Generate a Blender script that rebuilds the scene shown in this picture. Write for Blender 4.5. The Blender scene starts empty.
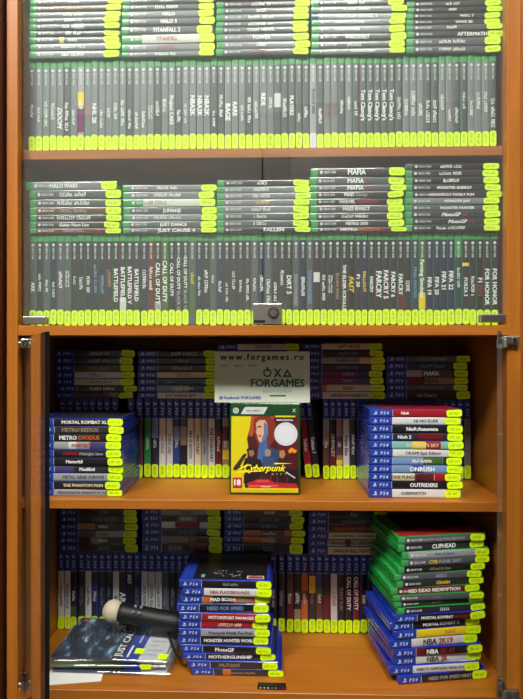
import bpy, bmesh, math, random
from mathutils import Matrix, Vector
random.seed(7)
R = math.radians
SC = bpy.context.scene
COL = SC.collection
MM = 0.001

# ------------------------------------------------------------ camera model
F_PX, YAW, CAM_Z = 546.0, R(1.5), 1.35
def P(px, py, Y):
    """point seen at photo pixel (px,py) lying at world depth Y"""
    u = (px - 261.5) / F_PX; v = (349.5 - py) / F_PX
    dx = -math.sin(YAW) + u * math.cos(YAW); dy = math.cos(YAW) + u * math.sin(YAW)
    t = Y / dy
    return Vector((t * dx, Y, CAM_Z + v * t))
def PX(x, y):
    dx = x * math.cos(YAW) + y * math.sin(YAW); dy = -x * math.sin(YAW) + y * math.cos(YAW)
    return 261.5 + F_PX * dx / dy

# ------------------------------------------------------------ materials
def lin(c):
    c = c / 255.0
    return c / 12.92 if c <= 0.04045 else ((c + 0.055) / 1.055) ** 2.4
def rgb(t): return (lin(t[0]), lin(t[1]), lin(t[2]), 1)
_m = {}
def mat(name, col, rough=0.5, metal=0.0, coat=0.0, noise=0.0, nscale=40.0, spec=0.5):
    k = (name, tuple(col), rough, metal, coat, noise)
    if k in _m: return _m[k]
    m = bpy.data.materials.new(name); m.use_nodes = True
    nt = m.node_tree; b = nt.nodes['Principled BSDF']
    b.inputs['Base Color'].default_value = rgb(col)
    b.inputs['Roughness'].default_value = rough
    b.inputs['Metallic'].default_value = metal
    b.inputs['Coat Weight'].default_value = coat
    b.inputs['Coat Roughness'].default_value = 0.12
    b.inputs['Specular IOR Level'].default_value = spec
    if noise:
        tc = nt.nodes.new('ShaderNodeTexCoord'); n = nt.nodes.new('ShaderNodeTexNoise')
        n.inputs['Scale'].default_value = nscale; n.inputs['Detail'].default_value = 3
        mx = nt.nodes.new('ShaderNodeMix'); mx.data_type = 'RGBA'
        c = rgb(col)
        mx.inputs[6].default_value = (c[0]*(1-noise), c[1]*(1-noise), c[2]*(1-noise), 1)
        mx.inputs[7].default_value = (min(1, c[0]*(1+noise)), min(1, c[1]*(1+noise)), min(1, c[2]*(1+noise)), 1)
        nt.links.new(tc.outputs['Object'], n.inputs['Vector'])
        nt.links.new(n.outputs['Fac'], mx.inputs[0]); nt.links.new(mx.outputs[2], b.inputs['Base Color'])
    _m[k] = m
    return m
def wood(name, c1, c2, rough=0.42, vertical=False, horiz_grain=True):
    m = bpy.data.materials.new(name); m.use_nodes = True
    nt = m.node_tree; b = nt.nodes['Principled BSDF']
    tc = nt.nodes.new('ShaderNodeTexCoord'); mp = nt.nodes.new('ShaderNodeMapping')
    mp.inputs['Scale'].default_value = (22, 22, 1.1) if vertical else (1.4, 26, 26)
    n = nt.nodes.new('ShaderNodeTexNoise'); n.inputs['Scale'].default_value = 2.5
    n.inputs['Detail'].default_value = 6; n.inputs['Distortion'].default_value = 0.5
    r = nt.nodes.new('ShaderNodeValToRGB')
    r.color_ramp.elements[0].position = 0.3; r.color_ramp.elements[0].color = rgb(c1)
    r.color_ramp.elements[1].position = 0.72; r.color_ramp.elements[1].color = rgb(c2)
    nt.links.new(tc.outputs['Object'], mp.inputs['Vector']); nt.links.new(mp.outputs['Vector'], n.inputs['Vector'])
    nt.links.new(n.outputs['Fac'], r.inputs['Fac']); nt.links.new(r.outputs['Color'], b.inputs['Base Color'])
    b.inputs['Roughness'].default_value = rough
    bp = nt.nodes.new('ShaderNodeBump'); bp.inputs['Strength'].default_value = 0.05
    nt.links.new(n.outputs['Fac'], bp.inputs['Height']); nt.links.new(bp.outputs['Normal'], b.inputs['Normal'])
    return m
def glass(name, tint=(0.965, 0.985, 0.97), dust_haze=0.0, smudge=0.0):
    m = bpy.data.materials.new(name); m.use_nodes = True
    nt = m.node_tree; nt.nodes.clear()
    out = nt.nodes.new('ShaderNodeOutputMaterial')
    tr = nt.nodes.new('ShaderNodeBsdfTransparent'); tr.inputs['Color'].default_value = (*tint, 1)
    gl = nt.nodes.new('ShaderNodeBsdfGlossy'); gl.inputs['Roughness'].default_value = 0.03
    gl.inputs['Color'].default_value = (1, 1, 1, 1)
    lw = nt.nodes.new('ShaderNodeLayerWeight'); lw.inputs['Blend'].default_value = 0.5
    pw = nt.nodes.new('ShaderNodeMath'); pw.operation = 'POWER'; pw.inputs[1].default_value = 5
    ml = nt.nodes.new('ShaderNodeMath'); ml.operation = 'MULTIPLY_ADD'; ml.inputs[1].default_value = 0.95; ml.inputs[2].default_value = 0.045
    nt.links.new(lw.outputs['Facing'], pw.inputs[0]); nt.links.new(pw.outputs[0], ml.inputs[0])
    mx = nt.nodes.new('ShaderNodeMixShader')
    nt.links.new(ml.outputs[0], mx.inputs[0]); nt.links.new(tr.outputs[0], mx.inputs[1]); nt.links.new(gl.outputs[0], mx.inputs[2])
    last = mx
    if dust_haze or smudge:
        df = nt.nodes.new('ShaderNodeBsdfDiffuse'); df.inputs['Color'].default_value = (0.85, 0.87, 0.87, 1)
        m2 = nt.nodes.new('ShaderNodeMixShader'); m2.inputs[0].default_value = dust_haze
        nt.links.new(mx.outputs[0], m2.inputs[1]); nt.links.new(df.outputs[0], m2.inputs[2])
        if smudge:
            tc = nt.nodes.new('ShaderNodeTexCoord'); mp = nt.nodes.new('ShaderNodeMapping')
            mp.inputs['Rotation'].default_value = (0, R(35), 0); mp.inputs['Scale'].default_value = (3, 3, 22)
            n = nt.nodes.new('ShaderNodeTexNoise'); n.inputs['Scale'].default_value = 3; n.inputs['Detail'].default_value = 4
            rp = nt.nodes.new('ShaderNodeMapRange'); rp.inputs[1].default_value = 0.62; rp.inputs[2].default_value = 0.8
            rp.inputs[3].default_value = dust_haze; rp.inputs[4].default_value = smudge
            nt.links.new(tc.outputs['Object'], mp.inputs['Vector']); nt.links.new(mp.outputs[0], n.inputs['Vector'])
            nt.links.new(n.outputs['Fac'], rp.inputs[0]); nt.links.new(rp.outputs[0], m2.inputs[0])
        last = m2
    nt.links.new(last.outputs[0], out.inputs['Surface'])
    return m
def emis(name, col, s):
    m = bpy.data.materials.new(name); m.use_nodes = True
    b = m.node_tree.nodes['Principled BSDF']
    b.inputs['Emission Color'].default_value = (*col, 1); b.inputs['Emission Strength'].default_value = s
    b.inputs['Base Color'].default_value = (0.9, 0.9, 0.9, 1)
    return m

# ------------------------------------------------------------ text cache
_t = {}
def text_geo(s, bold=0.0, shear=0.0, space=1.0):
    k = (s, bold, shear, space)
    if k in _t: return _t[k]
    c = bpy.data.curves.new('tmp', 'FONT'); c.body = s; c.size = 1.0; c.resolution_u = 2
    c.offset = 0; c.shear = shear; c.space_character = space
    o = bpy.data.objects.new('tmp', c); COL.objects.link(o)
    dg = bpy.context.evaluated_depsgraph_get(); dg.update()
    me = o.evaluated_get(dg).to_mesh()
    vs = [(v.co.x, v.co.y) for v in me.vertices]; fs = [tuple(p.vertices) for p in me.polygons]
    # make every face point +z of the text plane
    ff = []
    for f in fs:
        a = 0
        for i in range(len(f)):
            x0, y0 = vs[f[i]]; x1, y1 = vs[f[(i+1) % len(f)]]; a += x0*y1 - x1*y0
        ff.append(f if a > 0 else f[::-1])
    o.to_mesh_clear() if False else None
    bpy.data.objects.remove(o); bpy.data.curves.remove(c)
    if vs:
        x0 = min(v[0] for v in vs); x1 = max(v[0] for v in vs)
    else: x0 = x1 = 0
    cap = 0.7
    vs = [((v[0]-x0)/cap, v[1]/cap, 0) for v in vs]
    if bold:      # heavier strokes: the glyphs repeated a hair to the side
        n = len(vs); base = list(vs); ff = list(ff); f0 = list(ff)
        for j, (ox, oy) in enumerate(((bold*1.6, 0), (-bold*1.6, 0), (0, bold*1.2), (0, -bold*1.2))):
            vs += [(a+ox, b_+oy, j+1) for a, b_, _ in base]; ff += [tuple(i+n*(j+1) for i in f) for f in f0]
    _t[k] = (vs, ff, (x1-x0)/cap)
    return _t[k]

# ------------------------------------------------------------ mesh builder
class MB:
    def __init__(s): s.v = []; s.f = []; s.m = []; s.mats = []; s.sm = []
    def mi(s, m):
        if m not in s.mats: s.mats.append(m)
        return s.mats.index(m)
    def add(s, vs, fs, m, smooth=False):
        o = len(s.v); s.v += [tuple(v) for v in vs]; i = s.mi(m)
        for f in fs: s.f.append(tuple(a+o for a in f)); s.m.append(i); s.sm.append(smooth)
    def box(s, x0, x1, y0, y1, z0, z1, m, bev=0.0, seg=2):
        bm = bmesh.new(); bmesh.ops.create_cube(bm, size=1)
        for v in bm.verts: v.co = Vector(((x0+x1)/2+v.co.x*(x1-x0), (y0+y1)/2+v.co.y*(y1-y0), (z0+z1)/2+v.co.z*(z1-z0)))
        if bev: bmesh.ops.bevel(bm, geom=bm.edges[:], offset=bev, segments=seg, affect='EDGES', profile=0.5)
        s.bm(bm, m, False)
    def bm(s, bm, m, smooth=False, M=None):
        bm.verts.index_update()
        vs = [(M @ v.co) if M else v.co.copy() for v in bm.verts]
        s.add(vs, [[v.index for v in f.verts] for f in bm.faces], m, smooth); bm.free()
    # plane facing -Y : coordinates (x,z) at depth y
    def rect(s, x0, x1, z0, z1, y, m):
        s.add([(x0,y,z0),(x1,y,z0),(x1,y,z1),(x0,y,z1)], [(0,1,2,3)], m)
    def bulge(s, x0, x1, z0, z1, y, m, d=.0008):
        ts = (-1, -.92, -.8, -.6, -.3, .3, .6, .8, .92, 1); c, h = (z0+z1)/2, (z1-z0)/2
        vs = [(x, y-d*(1-abs(t)**3.2), c+t*h) for t in ts for x in (x0, x1)]
        s.add(vs, [(2*i, 2*i+1, 2*i+3, 2*i+2) for i in range(len(ts)-1)], m, True)
    def poly(s, pts, y, m):
        a = sum(pts[i][0]*pts[(i+1) % len(pts)][1]-pts[(i+1) % len(pts)][0]*pts[i][1] for i in range(len(pts)))
        if a < 0: pts = pts[::-1]
        s.add([(p[0], y, p[1]) for p in pts], [tuple(range(len(pts)))], m)
    def disc(s, cx, cz, r, y, m, n=24, rin=0.0):
        if rin:
            vs = []; fs = []
            for i in range(n):
                a = 2*math.pi*i/n; vs += [(cx+r*math.cos(a), y, cz+r*math.sin(a)), (cx+rin*math.cos(a), y, cz+rin*math.sin(a))]
            for i in range(n):
                j = (i+1) % n; fs.append((2*i, 2*j, 2*j+1, 2*i+1))
            s.add(vs, fs, m)
        else: s.poly([(cx+r*math.cos(2*math.pi*i/n), cz+r*math.sin(2*math.pi*i/n)) for i in range(n)], y, m)
    def text(s, t, cx, zb, h, y, m, bold=0.0, shear=0.0, maxw=None, align='c', space=1.0):
        vs, fs, w = text_geo(t, bold, shear, space)
        if not vs: return 0
        k = h
        if maxw and w*k > maxw: kx = maxw/w
        else: kx = k
        x0 = cx - w*kx/2 if align == 'c' else cx
        s.add([(x0+a*kx, y-l*1.2e-5, zb+b*k) for a, b, l in vs], fs, m)
        return w*kx
    def greek(s, words, cx, zb, h, y, m, rnd, cw=0.62):
        tot = sum(len(range(w)) * cw * h + 0.5*h for w in words)
        x = cx - tot/2
        for w in words:
            for i in range(w):
                k = rnd.random(); a = x + 0.06*h; b = x + (cw-0.1)*h; t = 0.17*h
                hh = h*(1.0 if k < 0.55 else 0.8)
                s.rect(a, a+t, zb, zb+hh, y, m)
                if k < 0.7: s.rect(a+t, b, zb+hh-t, zb+hh, y, m)
                if k > 0.3: s.rect(a+t, b, zb, zb+t, y, m)
                if k < 0.4 or k > 0.8: s.rect(b-t, b, zb+t, zb+hh-t, y, m)
                x += cw*h
            x += 0.5*h
    def build(s, name, parent=None, M=None):
        me = bpy.data.meshes.new(name); me.from_pydata(s.v, [], s.f)
        for m in s.mats: me.materials.append(m)
        me.polygons.foreach_set('material_index', s.m); me.polygons.foreach_set('use_smooth', s.sm)
        if M: me.transform(M)
        me.update()
        o = bpy.data.objects.new(name, me); COL.objects.link(o)
        if parent: o.parent = parent
        return o
def mesh_only(mb, name):
    o = mb.build(name); me = o.data; bpy.data.objects.remove(o); return me
def inst(me, name, parent):
    o = bpy.data.objects.new(name, me); COL.objects.link(o); o.parent = parent; return o
def thing(name, label, cat, group=None, loc=(0,0,0), rot=(0,0,0)):
    o = bpy.data.objects.new(name, None); o.empty_display_size = 0.03; COL.objects.link(o)
    o.location = loc; o.rotation_euler = rot; o['label'] = label; o['category'] = cat
    if group: o['group'] = group
    return o
def struct(o): o['kind'] = 'structure'; return o

# ------------------------------------------------------------ palette
C = dict(K=(22,22,26), D=(40,41,46), G=(78,81,86), g=(118,121,126), L=(150,153,158), W=(204,205,201), C=(206,196,160),
         R=(150,26,36), r=(96,24,30), O=(190,98,36), Y=(226,196,30), B=(34,62,130), b=(110,140,180), T=(30,62,70),
         N=(46,140,70), P=(110,34,92), S=(92,62,44), M=(150,126,96), V=(66,58,110), t=(120,176,160), n=(28,40,66), F=(60,96,40))
def sp(k, name='printed_paper'): return mat(name, C[k] if isinstance(k, str) else k, 0.34, coat=0.45)
M_green = mat('green_plastic', (28,146,58), 0.22, coat=0.5)
M_greendark = mat('green_header', (62,148,84), 0.3, coat=0.3)
M_blue = mat('blue_plastic', (28,48,160), 0.2, coat=0.5)
M_bluehdr = mat('blue_header', (30,58,150), 0.3, coat=0.3)
M_white = mat('white_print', (232,234,232), 0.4)
M_dtext = mat('dark_print', (40,40,42), 0.5)
M_stk = mat('fluorescent_paper', (212,248,0), 0.55)
M_stkd = mat('sticker_ink', (150,176,0), 0.6)
M_wstk = mat('white_label', (205,208,214), 0.5)
M_wood = wood('orange_laminate', (152,88,20), (174,104,30))
M_woodv = wood('orange_laminate_upright', (152,88,20), (174,104,30), vertical=True)
M_dwood = wood('dark_laminate', (52,20,12), (64,26,16), vertical=True)
M_chrome = mat('chrome', (205,205,208), 0.16, metal=1.0)
M_satin = mat('satin_metal', (170,170,168), 0.36, metal=1.0)
M_gedge = mat('glass_edge', (18,20,20), 0.25)
M_black = mat('black_plastic', (16,16,18), 0.45)

CASE_L, CASE_W = 171.0, 135.0
TH = dict(x=12.9, p=14.3)

def shell_mesh(kind):
    T = TH[kind]; m = M_green if kind == 'x' else M_blue
    b = MB(); L, W = CASE_L*MM, CASE_W*MM; t = T*MM
    b.box(0, L, 0.006, W, 0, t*0.47, m, 0.0009)
    b.box(0, L, 0.006, W, t*0.53, t, m, 0.0009)
    b.box(0.0015, L-0.0015, 0.004, W-0.0015, t*0.3, t*0.7, m)
    b.box(0, L, 0, 0.0085, 0, t, m, 0.0016, 3)          # rounded hinge spine
    b.box(0.0, 0.003, 0.02, 0.024, t*0.2, t*0.8, m)
    return mesh_only(b, 'case_shell')
SHELL = {k: shell_mesh(k) for k in 'xp'}
def sticker_mesh(T, mt, seed):
    b = MB(); rnd = random.Random(seed); w, h, r, th = 0.0285, T*MM*0.93, 0.0045, 0.0005
    pts = []
    for cx, cz, a0 in ((w/2-r, h/2-r, 0), (-w/2+r, h/2-r, 90), (-w/2+r, -h/2+r, 180), (w/2-r, -h/2+r, 270)):
        for k in range(5):
            a = R(a0+k*22.5); pts.append((cx+r*math.cos(a), cz+r*math.sin(a)))
    n = len(pts)
    b.add([(p[0], -th, p[1]) for p in pts]+[(p[0], 0, p[1]) for p in pts],
          [tuple(range(n)), tuple(range(2*n-1, n-1, -1))]+[(i, i+n, (i+1) % n+n, (i+1) % n) for i in range(n)], mt)
    b.greek([rnd.choice((3, 4)), 3], 0, -0.0022, 0.0042, -th-0.00012, M_stkd if mt is M_stk else mat('faint_ink', (190,190,190), .6), rnd)
    return mesh_only(b, 'price_sticker')
STK = {k: [sticker_mesh(TH[k], M_stk, i) for i in range(4)] for k in 'xp'}
STKW = sticker_mesh(TH['x'], M_wstk, 9)

def ps_icon(b, x, z, h, y, m):
    b.poly([(x+.42*h, z), (x+.42*h, z+h), (x+.62*h, z+h*.95), (x+.62*h, z+.05*h)], y, m)
    b.poly([(x+.62*h, z+.95*h), (x+.95*h, z+.72*h), (x+.92*h, z+.5*h), (x+.62*h, z+.6*h)], y, m)
    b.poly([(x-.1*h, z+.18*h), (x+.36*h, z+.4*h), (x+.36*h, z+.22*h), (x+.1*h, z+.08*h)], y, m)
    b.poly([(x+.68*h, z+.42*h), (x+1.1*h, z+.28*h), (x+.9*h, z+.1*h), (x+.68*h, z+.18*h)], y, m)

_sl = {}
def sleeve_mesh(kind, body, title, tcol='w', size=5.2, pos=None, art=(), cover=None, bold=0.012, shear=0.0, hdr=True, seed=0, lines=None):
    """paper insert of a case: spine print + front cover sheet. lengths in mm"""
    key = (kind, body, title, tcol, size, pos, tuple(art), cover, bold, shear, hdr, seed, lines)
    if key in _sl: return _sl[key]
    rnd = random.Random(seed+hash(str(body))*0)
    T = TH[kind]; b = MB(); y0, y1, y2 = -.0002, -.00025, -.00122
    e = 0.55 if kind == 'p' else 0.4
    mb = sp(body)
    x_start = 43.0 if kind == 'p' else 13.0
    b.bulge(x_start*MM, (CASE_L-1.5)*MM, e*MM, (T-e)*MM, y0, mb)
    hm = M_bluehdr if kind == 'p' else M_greendark
    if kind == 'x' and not hdr: hm = sp('G')
    b.bulge(1.2*MM, x_start*MM, e*MM, (T-e)*MM, y0, hm)
    for (a0, a1, c) in art:
        b.bulge(a0*MM, a1*MM, (e+.05)*MM, (T-e-.05)*MM, y1, sp(c), .00084)
    if kind == 'p':
        b.rect(42.5*MM, 43.5*MM, (e+.5)*MM, (T-e-.5)*MM, -.0011, mat('silver_line', (170,178,200), .4))
        lg = mat('header_print', (196,206,232), .4)
        ps_icon(b, 7.5*MM, (T/2-3.6)*MM, 7.2*MM, y2, lg)
        b.text('PS4', 28*MM, (T/2-2.7)*MM, 5.4*MM, y2, lg, 0.03, .2, maxw=22*MM, space=1.5)
    else:
        lg = mat('header_print_x', (205,208,210), .4)
        b.disc(19.5*MM, T/2*MM, 2.8*MM, y2, lg, 12)
        b.text('XBOX ONE', 24*MM, (T/2-1.9)*MM, 3.8*MM, y2, lg, 0.02, maxw=22*MM, align='l')
    size *= 1.12; bold += .018
    tm = {'w': M_white, 'k': M_dtext}.get(tcol) or mat('title_print', C.get(tcol, (255,255,255)), .4)
    cx = (pos if pos is not None else (x_start+CASE_L-28)/2+6)*MM
    if title:
        if title[0] == '~':
            ws = [int(c) for c in title[1:].split()]
            if lines == 2:
                b.greek(ws, cx, (T/2+.6)*MM, 3.0*MM, y2, tm, rnd); b.greek(ws[::-1], cx, (T/2-3.8)*MM, 3.0*MM, y2, tm, rnd)
            else: b.greek(ws, cx, (T/2-size/2)*MM, size*MM, y2, tm, rnd)
        else:
            parts = title.split('|')
            if len(parts) == 1:
                b.text(title, cx, (T/2-size/2)*MM, size*MM, y2, tm, bold, shear, maxw=98*MM if kind == 'p' else 112*MM)
            else:   # second half in another colour: TEXT|color|TEXT
                w1 = text_geo(parts[0], bold, shear)[2]*size*MM; w2 = text_geo(parts[2], bold, shear)[2]*size*MM
                g = size*.5*MM; x = cx-(w1+w2+g)/2
                b.text(parts[0], x, (T/2-size/2)*MM, size*MM, y2, tm, bold, shear, align='l')
                b.text(parts[2], x+w1+g, (T/2-size/2)*MM, size*MM, y2, mat('title_print', C[parts[1]], .4), bold, shear, align='l')
    # front cover sheet lying on the lid
    cm = sp(cover if cover else body)
    z = (T+0.12)*MM
    b.add([(5*MM, 5*MM, z), (166*MM, 5*MM, z), (166*MM, 132*MM, z), (5*MM, 132*MM, z)], [(0,1,2,3)], cm)
    b.add([(5*MM, 5*MM, z+5e-5), (25*MM, 5*MM, z+5e-5), (25*MM, 132*MM, z+5e-5), (5*MM, 132*MM, z+5e-5)], [(0,1,2,3)], hm)
    _sl[key] = mesh_only(b, 'cover_sleeve')
    return _sl[key]

NAMES = {'K':'black', 'D':'near-black', 'G':'dark grey', 'g':'grey', 'L':'light grey', 'W':'white', 'C':'cream', 'R':'red', 'r':'dark red',
         'O':'orange', 'Y':'yellow', 'B':'blue', 'b':'pale blue', 'T':'dark teal', 'N':'green', 'P':'purple', 'S':'brown',
         'M':'tan', 'V':'violet', 't':'pale green', 'n':'navy', 'F':'olive green'}
def make_case(kind, label, group, M, tscale=1.0, stk=True, stk_off=0.0, stk_rot=0.0, wstk=False, extra=None, **kw):
    t = thing('green_game_case' if kind == 'x' else 'blue_game_case', label,
              'green game case' if kind == 'x' else 'blue game case', group)
    t.matrix_world = M @ Matrix.Diagonal((1, 1, tscale, 1))
    inst(SHELL[kind], 'case_shell', t)
    inst(sleeve_mesh(kind, **kw), 'cover_sleeve', t)
    if stk:
        o = inst(STKW if wstk else random.choice(STK[kind]), 'price_sticker', t)
        o.location = ((CASE_L-13.2+stk_off)*MM, -0.0012, TH[kind]/2*MM)
        o.rotation_euler = (0, stk_rot, 0)
    if extra: extra(t)
    return t
ORD = ['', 'first','second','third','fourth','fifth','sixth','seventh','eighth','ninth','tenth','eleventh','twelfth','thirteenth',
       'fourteenth','fifteenth','sixteenth','seventeenth','eighteenth','nineteenth','twentieth']
def ordn(n):
    if n <= 20: return ORD[n]
    s = 'th' if 10 <= n % 100 <= 20 else {1:'st', 2:'nd', 3:'rd'}.get(n % 10, 'th')
    return f'{n}{s}'

def stack(kind, pxl, Y, base_z, items, where, group, yaw=0.0, from_top=True, jit=1.3, kinds=None, ref=None):
    """items bottom->top: dict(py=, body=, title=..., dx= px shift, ...)"""
    n = len(items); zc = []
    x0 = P(pxl, 350, Y).x
    for it in items: zc.append(P(pxl+45, it['py'], Y+it.get('dy', 0)*MM).z)
    bounds = [base_z]
    for i in range(n-1): bounds.append((zc[i]+zc[i+1])/2)
    kn = (kinds[-1] if kinds else kind)
    bounds.append(max(zc[-1]+TH[kn]*MM*0.5, bounds[-1]+TH[kn]*MM*.9))
    for i, it in enumerate(items):
        it = dict(it); k = kinds[i] if kinds else kind
        z0, z1 = bounds[i], bounds[i+1]; it.pop('py')
        dx = it.pop('dx', 0)/F_PX*Y; ry = it.pop('yaw', 0.0); dy = it.pop('dy', 0)
        tn = (z1-z0-0.0003)/(TH[k]*MM)
        M = Matrix.Translation((x0+dx+random.uniform(-jit, jit)*MM, Y+dy*MM+random.uniform(0, 1.5)*MM, z0+.00005)) @ Matrix.Rotation(yaw+R(ry)+random.uniform(-.012, .012), 4, 'Z')
        r = n-i if from_top else i+1
        extra = it.pop('feat', '')
        lab = f"{(extra+' ') if extra else ''}{NAMES[it['body']]}-spined {'green' if k=='x' else 'blue'} game case, {ordn(r)} from {'top' if from_top else 'bottom'}, {where}"
        it.setdefault('seed', i*7+int(pxl))
        make_case(k, lab, group, M, tn, stk_off=random.uniform(-4.0, 2.5), stk_rot=random.gauss(0, .045), **it)

def row(kind, xs, Y, z, specs, where, group, bottoms=None, tmax=None, seed=0):
    """standing cases; xs = pixel centres of spines"""
    wx = [P(x, 350, Y).x for x in xs]; n = len(xs); T0 = TH[kind]*MM
    for i, x in enumerate(wx):
        gl = x-wx[i-1] if i else 1; gr = wx[i+1]-x if i < n-1 else 1
        tn = min(gl, gr, T0*1.08)-0.0003
        s = dict(specs.get(i, specs.get('d', lambda i: {})(i) if callable(specs.get('d')) else {}))
        lean = s.pop('lean', 0.0); dz = 0.0
        label = s.pop('label', None)
        s.setdefault('seed', i*13+seed)
        nm = NAMES[s['body']]
        feat = s.pop('feat', '')
        if not label:
            label = f"{(feat+' ') if feat else ''}{nm}-spined {'green' if kind=='x' else 'blue'} game case, {ordn(i+1)} {where}"
        M = (Matrix.Translation((x-tn/2, Y+random.uniform(0, 2.0)*MM, z+0.0002)) @ Matrix.Rotation(lean, 4, 'Y')
             @ Matrix.Translation((0, 0, CASE_L*MM)) @ Matrix.Rotation(R(90), 4, 'Y'))
        so = s.pop('so', random.uniform(-4.0, -1.6))
        make_case(kind, label, group, M, tn/T0, stk_off=so, stk_rot=random.uniform(-.03, .03), **s)

# ------------------------------------------------------------ room
def build_room():
    wallm = mat('painted_wall', (140,136,126), 0.8, noise=.04, nscale=3)
    ceilm = mat('ceiling_paint', (232,232,228), 0.85)
    X0, X1, Y0, Y1, H = -2.4, 2.6, -2.3, 1.42, 3.2
    b = MB(); b.box(X0, X1, Y1, Y1+.1, 0, H, wallm); struct(b.build('wall_back'))
    b = MB(); b.box(X0, X1, Y0-.1, Y0, 0, H, wallm); struct(b.build('wall_front'))
    b = MB(); b.box(X0-.1, X0, Y0-.1, Y1+.1, 0, H, wallm); struct(b.build('wall_left'))
    b = MB(); b.box(X1, X1+.1, Y0-.1, Y1+.1, 0, H, wallm); struct(b.build('wall_right'))
    b = MB(); b.box(X0-.1, X1+.1, Y0-.1, Y1+.1, H, H+.1, ceilm); struct(b.build('ceiling'))
    fl = mat('floor_tile', (70,62,54), 0.4, noise=.08, nscale=6)
    b = MB(); b.box(X0-.1, X1+.1, Y0-.1, Y1+.1, -.1, 0, fl); struct(b.build('floor'))
    t = thing('added_dark_cabinet', 'added dark cabinet, unseen behind the camera, dimming reflections in the upper glass', 'cabinet', None, (1.25, -1.95, 0))  # unseen cabinet added to keep reflections in the right upper pane dark
    b = MB(); b.box(-1.15, 1.2, -.33, .25, 0.0, 3.0, M_dwood, .002, 1); b.build('body', t)
    b = MB(); b.box(-1.13, -.01, .252, .27, .08, 2.95, M_dwood, .002, 1); b.build('door', t); b = MB(); b.box(.01, 1.18, .252, .27, .08, 2.95, M_dwood, .002, 1); b.build('door', t)
    for i, (x, y, st) in enumerate(LAMPS):
        t = thing('ceiling_light', ['square light panel on the ceiling over the camera side, left', 'square light panel on the ceiling over the camera side, right'][i], 'ceiling light', 'ceiling light panels', (x, y, H))
        b = MB(); fm = mat('lamp_frame', (235,235,235), .4)
        for (a0, a1, c0, c1) in ((-.31,.31,-.31,-.29), (-.31,.31,.29,.31), (-.31,-.29,-.29,.29), (.29,.31,-.29,.29)):
            b.box(a0, a1, c0, c1, -.035, -.001, fm)
        b.build('frame', t)
        b = MB(); b.box(-.29, .29, -.29, .29, -.03, -.012, emis('lit_diffuser', (1.0, 0.97, 0.92), st)); b.build('diffuser', t)
LAMPS = [(-0.95, -0.45, 66), (0.20, -0.45, 66)]
build_room()

# ------------------------------------------------------------ cabinet
YF, YS, YG = 0.968, 0.995, 0.983      # carcass front, recessed shelf front, glass plane
YB = 1.345
xL = P(17.5, 350, YF).x; xR = P(507, 350, YF).x; TS = 0.020
zA = P(262, 148, YS).z; zB = P(262, 325.3, YF).z; zC = P(262, 500.7, YS).z; zD = P(262, 693, YF).z
zTop = zA + (zA - zB) + .0
cab = thing('display_cabinet', 'orange wood display cabinet with glass doors holding rows of game cases', 'cabinet', None, ((xL+xR)/2, (YF+YB)/2, 0))
def cpart(name, x0, x1, y0, y1, z0, z1, m, bev=.0008):
    b = MB(); b.box(x0, x1, y0, y1, z0, z1, m, bev, 1)
    return b.build(name, cab, Matrix.Translation((-cab.location.x, -cab.location.y, 0)))
W_ = .013                                  # side panels sit a little outside the inner edge of the front trim
cpart('side_panel', xL-TS, xL-W_, YF+.0182, YB, 0, 2.42, M_woodv); cpart('side_panel', xR+W_, xR+TS+.004, YF+.0182, YB, 0, 2.42, M_woodv)
cpart('front_trim', xL-TS, xL, YF, YF+.018, 0, 2.42, M_woodv); cpart('front_trim', xR, xR+TS+.004, YF, YF+.018, 0, 2.42, M_woodv)
def board(name, z0, z1):
    b = MB(); b.box(xL+.0005, xR-.0005, YF, YF+.0185, z0, z1, M_wood, .0006, 1); b.box(xL-W_+.0003, xR+W_-.0003, YF+.0183, YB-.001, z0, z1, M_wood)
    return b.build(name, cab, Matrix.Translation((-cab.location.x, -cab.location.y, 0)))
cpart('back_panel', xL-TS, xR+TS, YB, YB+.006, 0, 2.42, M_wood)
cpart('top_panel', xL, xR, YF, YB, 2.40, 2.42, M_wood)
cpart('shelf', xL-W_+.0005, xR+W_-.0005, YS, YB-.001, zTop-.018, zTop, M_wood)
cpart('shelf', xL-W_+.0005, xR+W_-.0005, YS, YB-.001, zA-.0175, zA, M_wood)
board('middle_board', zB-.0178, zB)
cpart('shelf', xL-W_+.0005, xR+W_-.0005, YS, YB-.001, zC-.0175, zC, M_wood)
board('bottom_board', zD-.020, zD)
cpart('base_panel', xL+.0005, xR-.0005, YF+.02, YF+.038, 0.0, zD-.021, M_wood)

def cchild(mb, name, parent, loc=None, rotz=0.0):
    o = mb.build(name, parent); 
    return o
def glass_door(xh, side, ang, z0, z1, w, gm, name='glass_door', lab=None):
    """pane hinged at xh on plane YG; side +1 extends to +x when closed; ang opening angle"""
    e = bpy.data.objects.new
    b = MB(); b.box(0 if side > 0 else -w, w if side > 0 else 0, -.0025, .0025, z0, z1, gm)
    b.mi(M_gedge if side > 0 else gm)
    for fi, f in enumerate(b.f):
        n = (Vector(b.v[f[1]])-Vector(b.v[f[0]])).cross(Vector(b.v[f[2]])-Vector(b.v[f[1]])).normalized()
        if abs(n.y) < .5: b.m[fi] = b.mi(M_gedge if side > 0 else gm)
    o = b.build(name, cab)
    o.location = (xh-cab.location.x, YG-cab.location.y, 0)
    o.rotation_euler = (0, 0, -ang if side > 0 else ang)
    if lab: o['label'] = lab
    return o
def hinge_on(door, x, z, sx=.042, sz=.014, side=1, front=.008):
    b = MB(); x0, x1 = (x, x+sx*side) if side > 0 else (x-sx, x)
    b.box(x0, x1, -.0025-front, -.0028, z-sz/2, z+sz/2, M_satin, .0012)
    b.box(x0, x1, .0028, .0050, z-sz/2, z+sz/2, M_satin, .0012)
    return b.build('hinge', door)
G_up = glass('cabinet_glass', dust_haze=0.028)  # pale diffuse veil painted in for room light reflected off the panes
G_lo = glass('open_door_glass', dust_haze=0.01)
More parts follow.
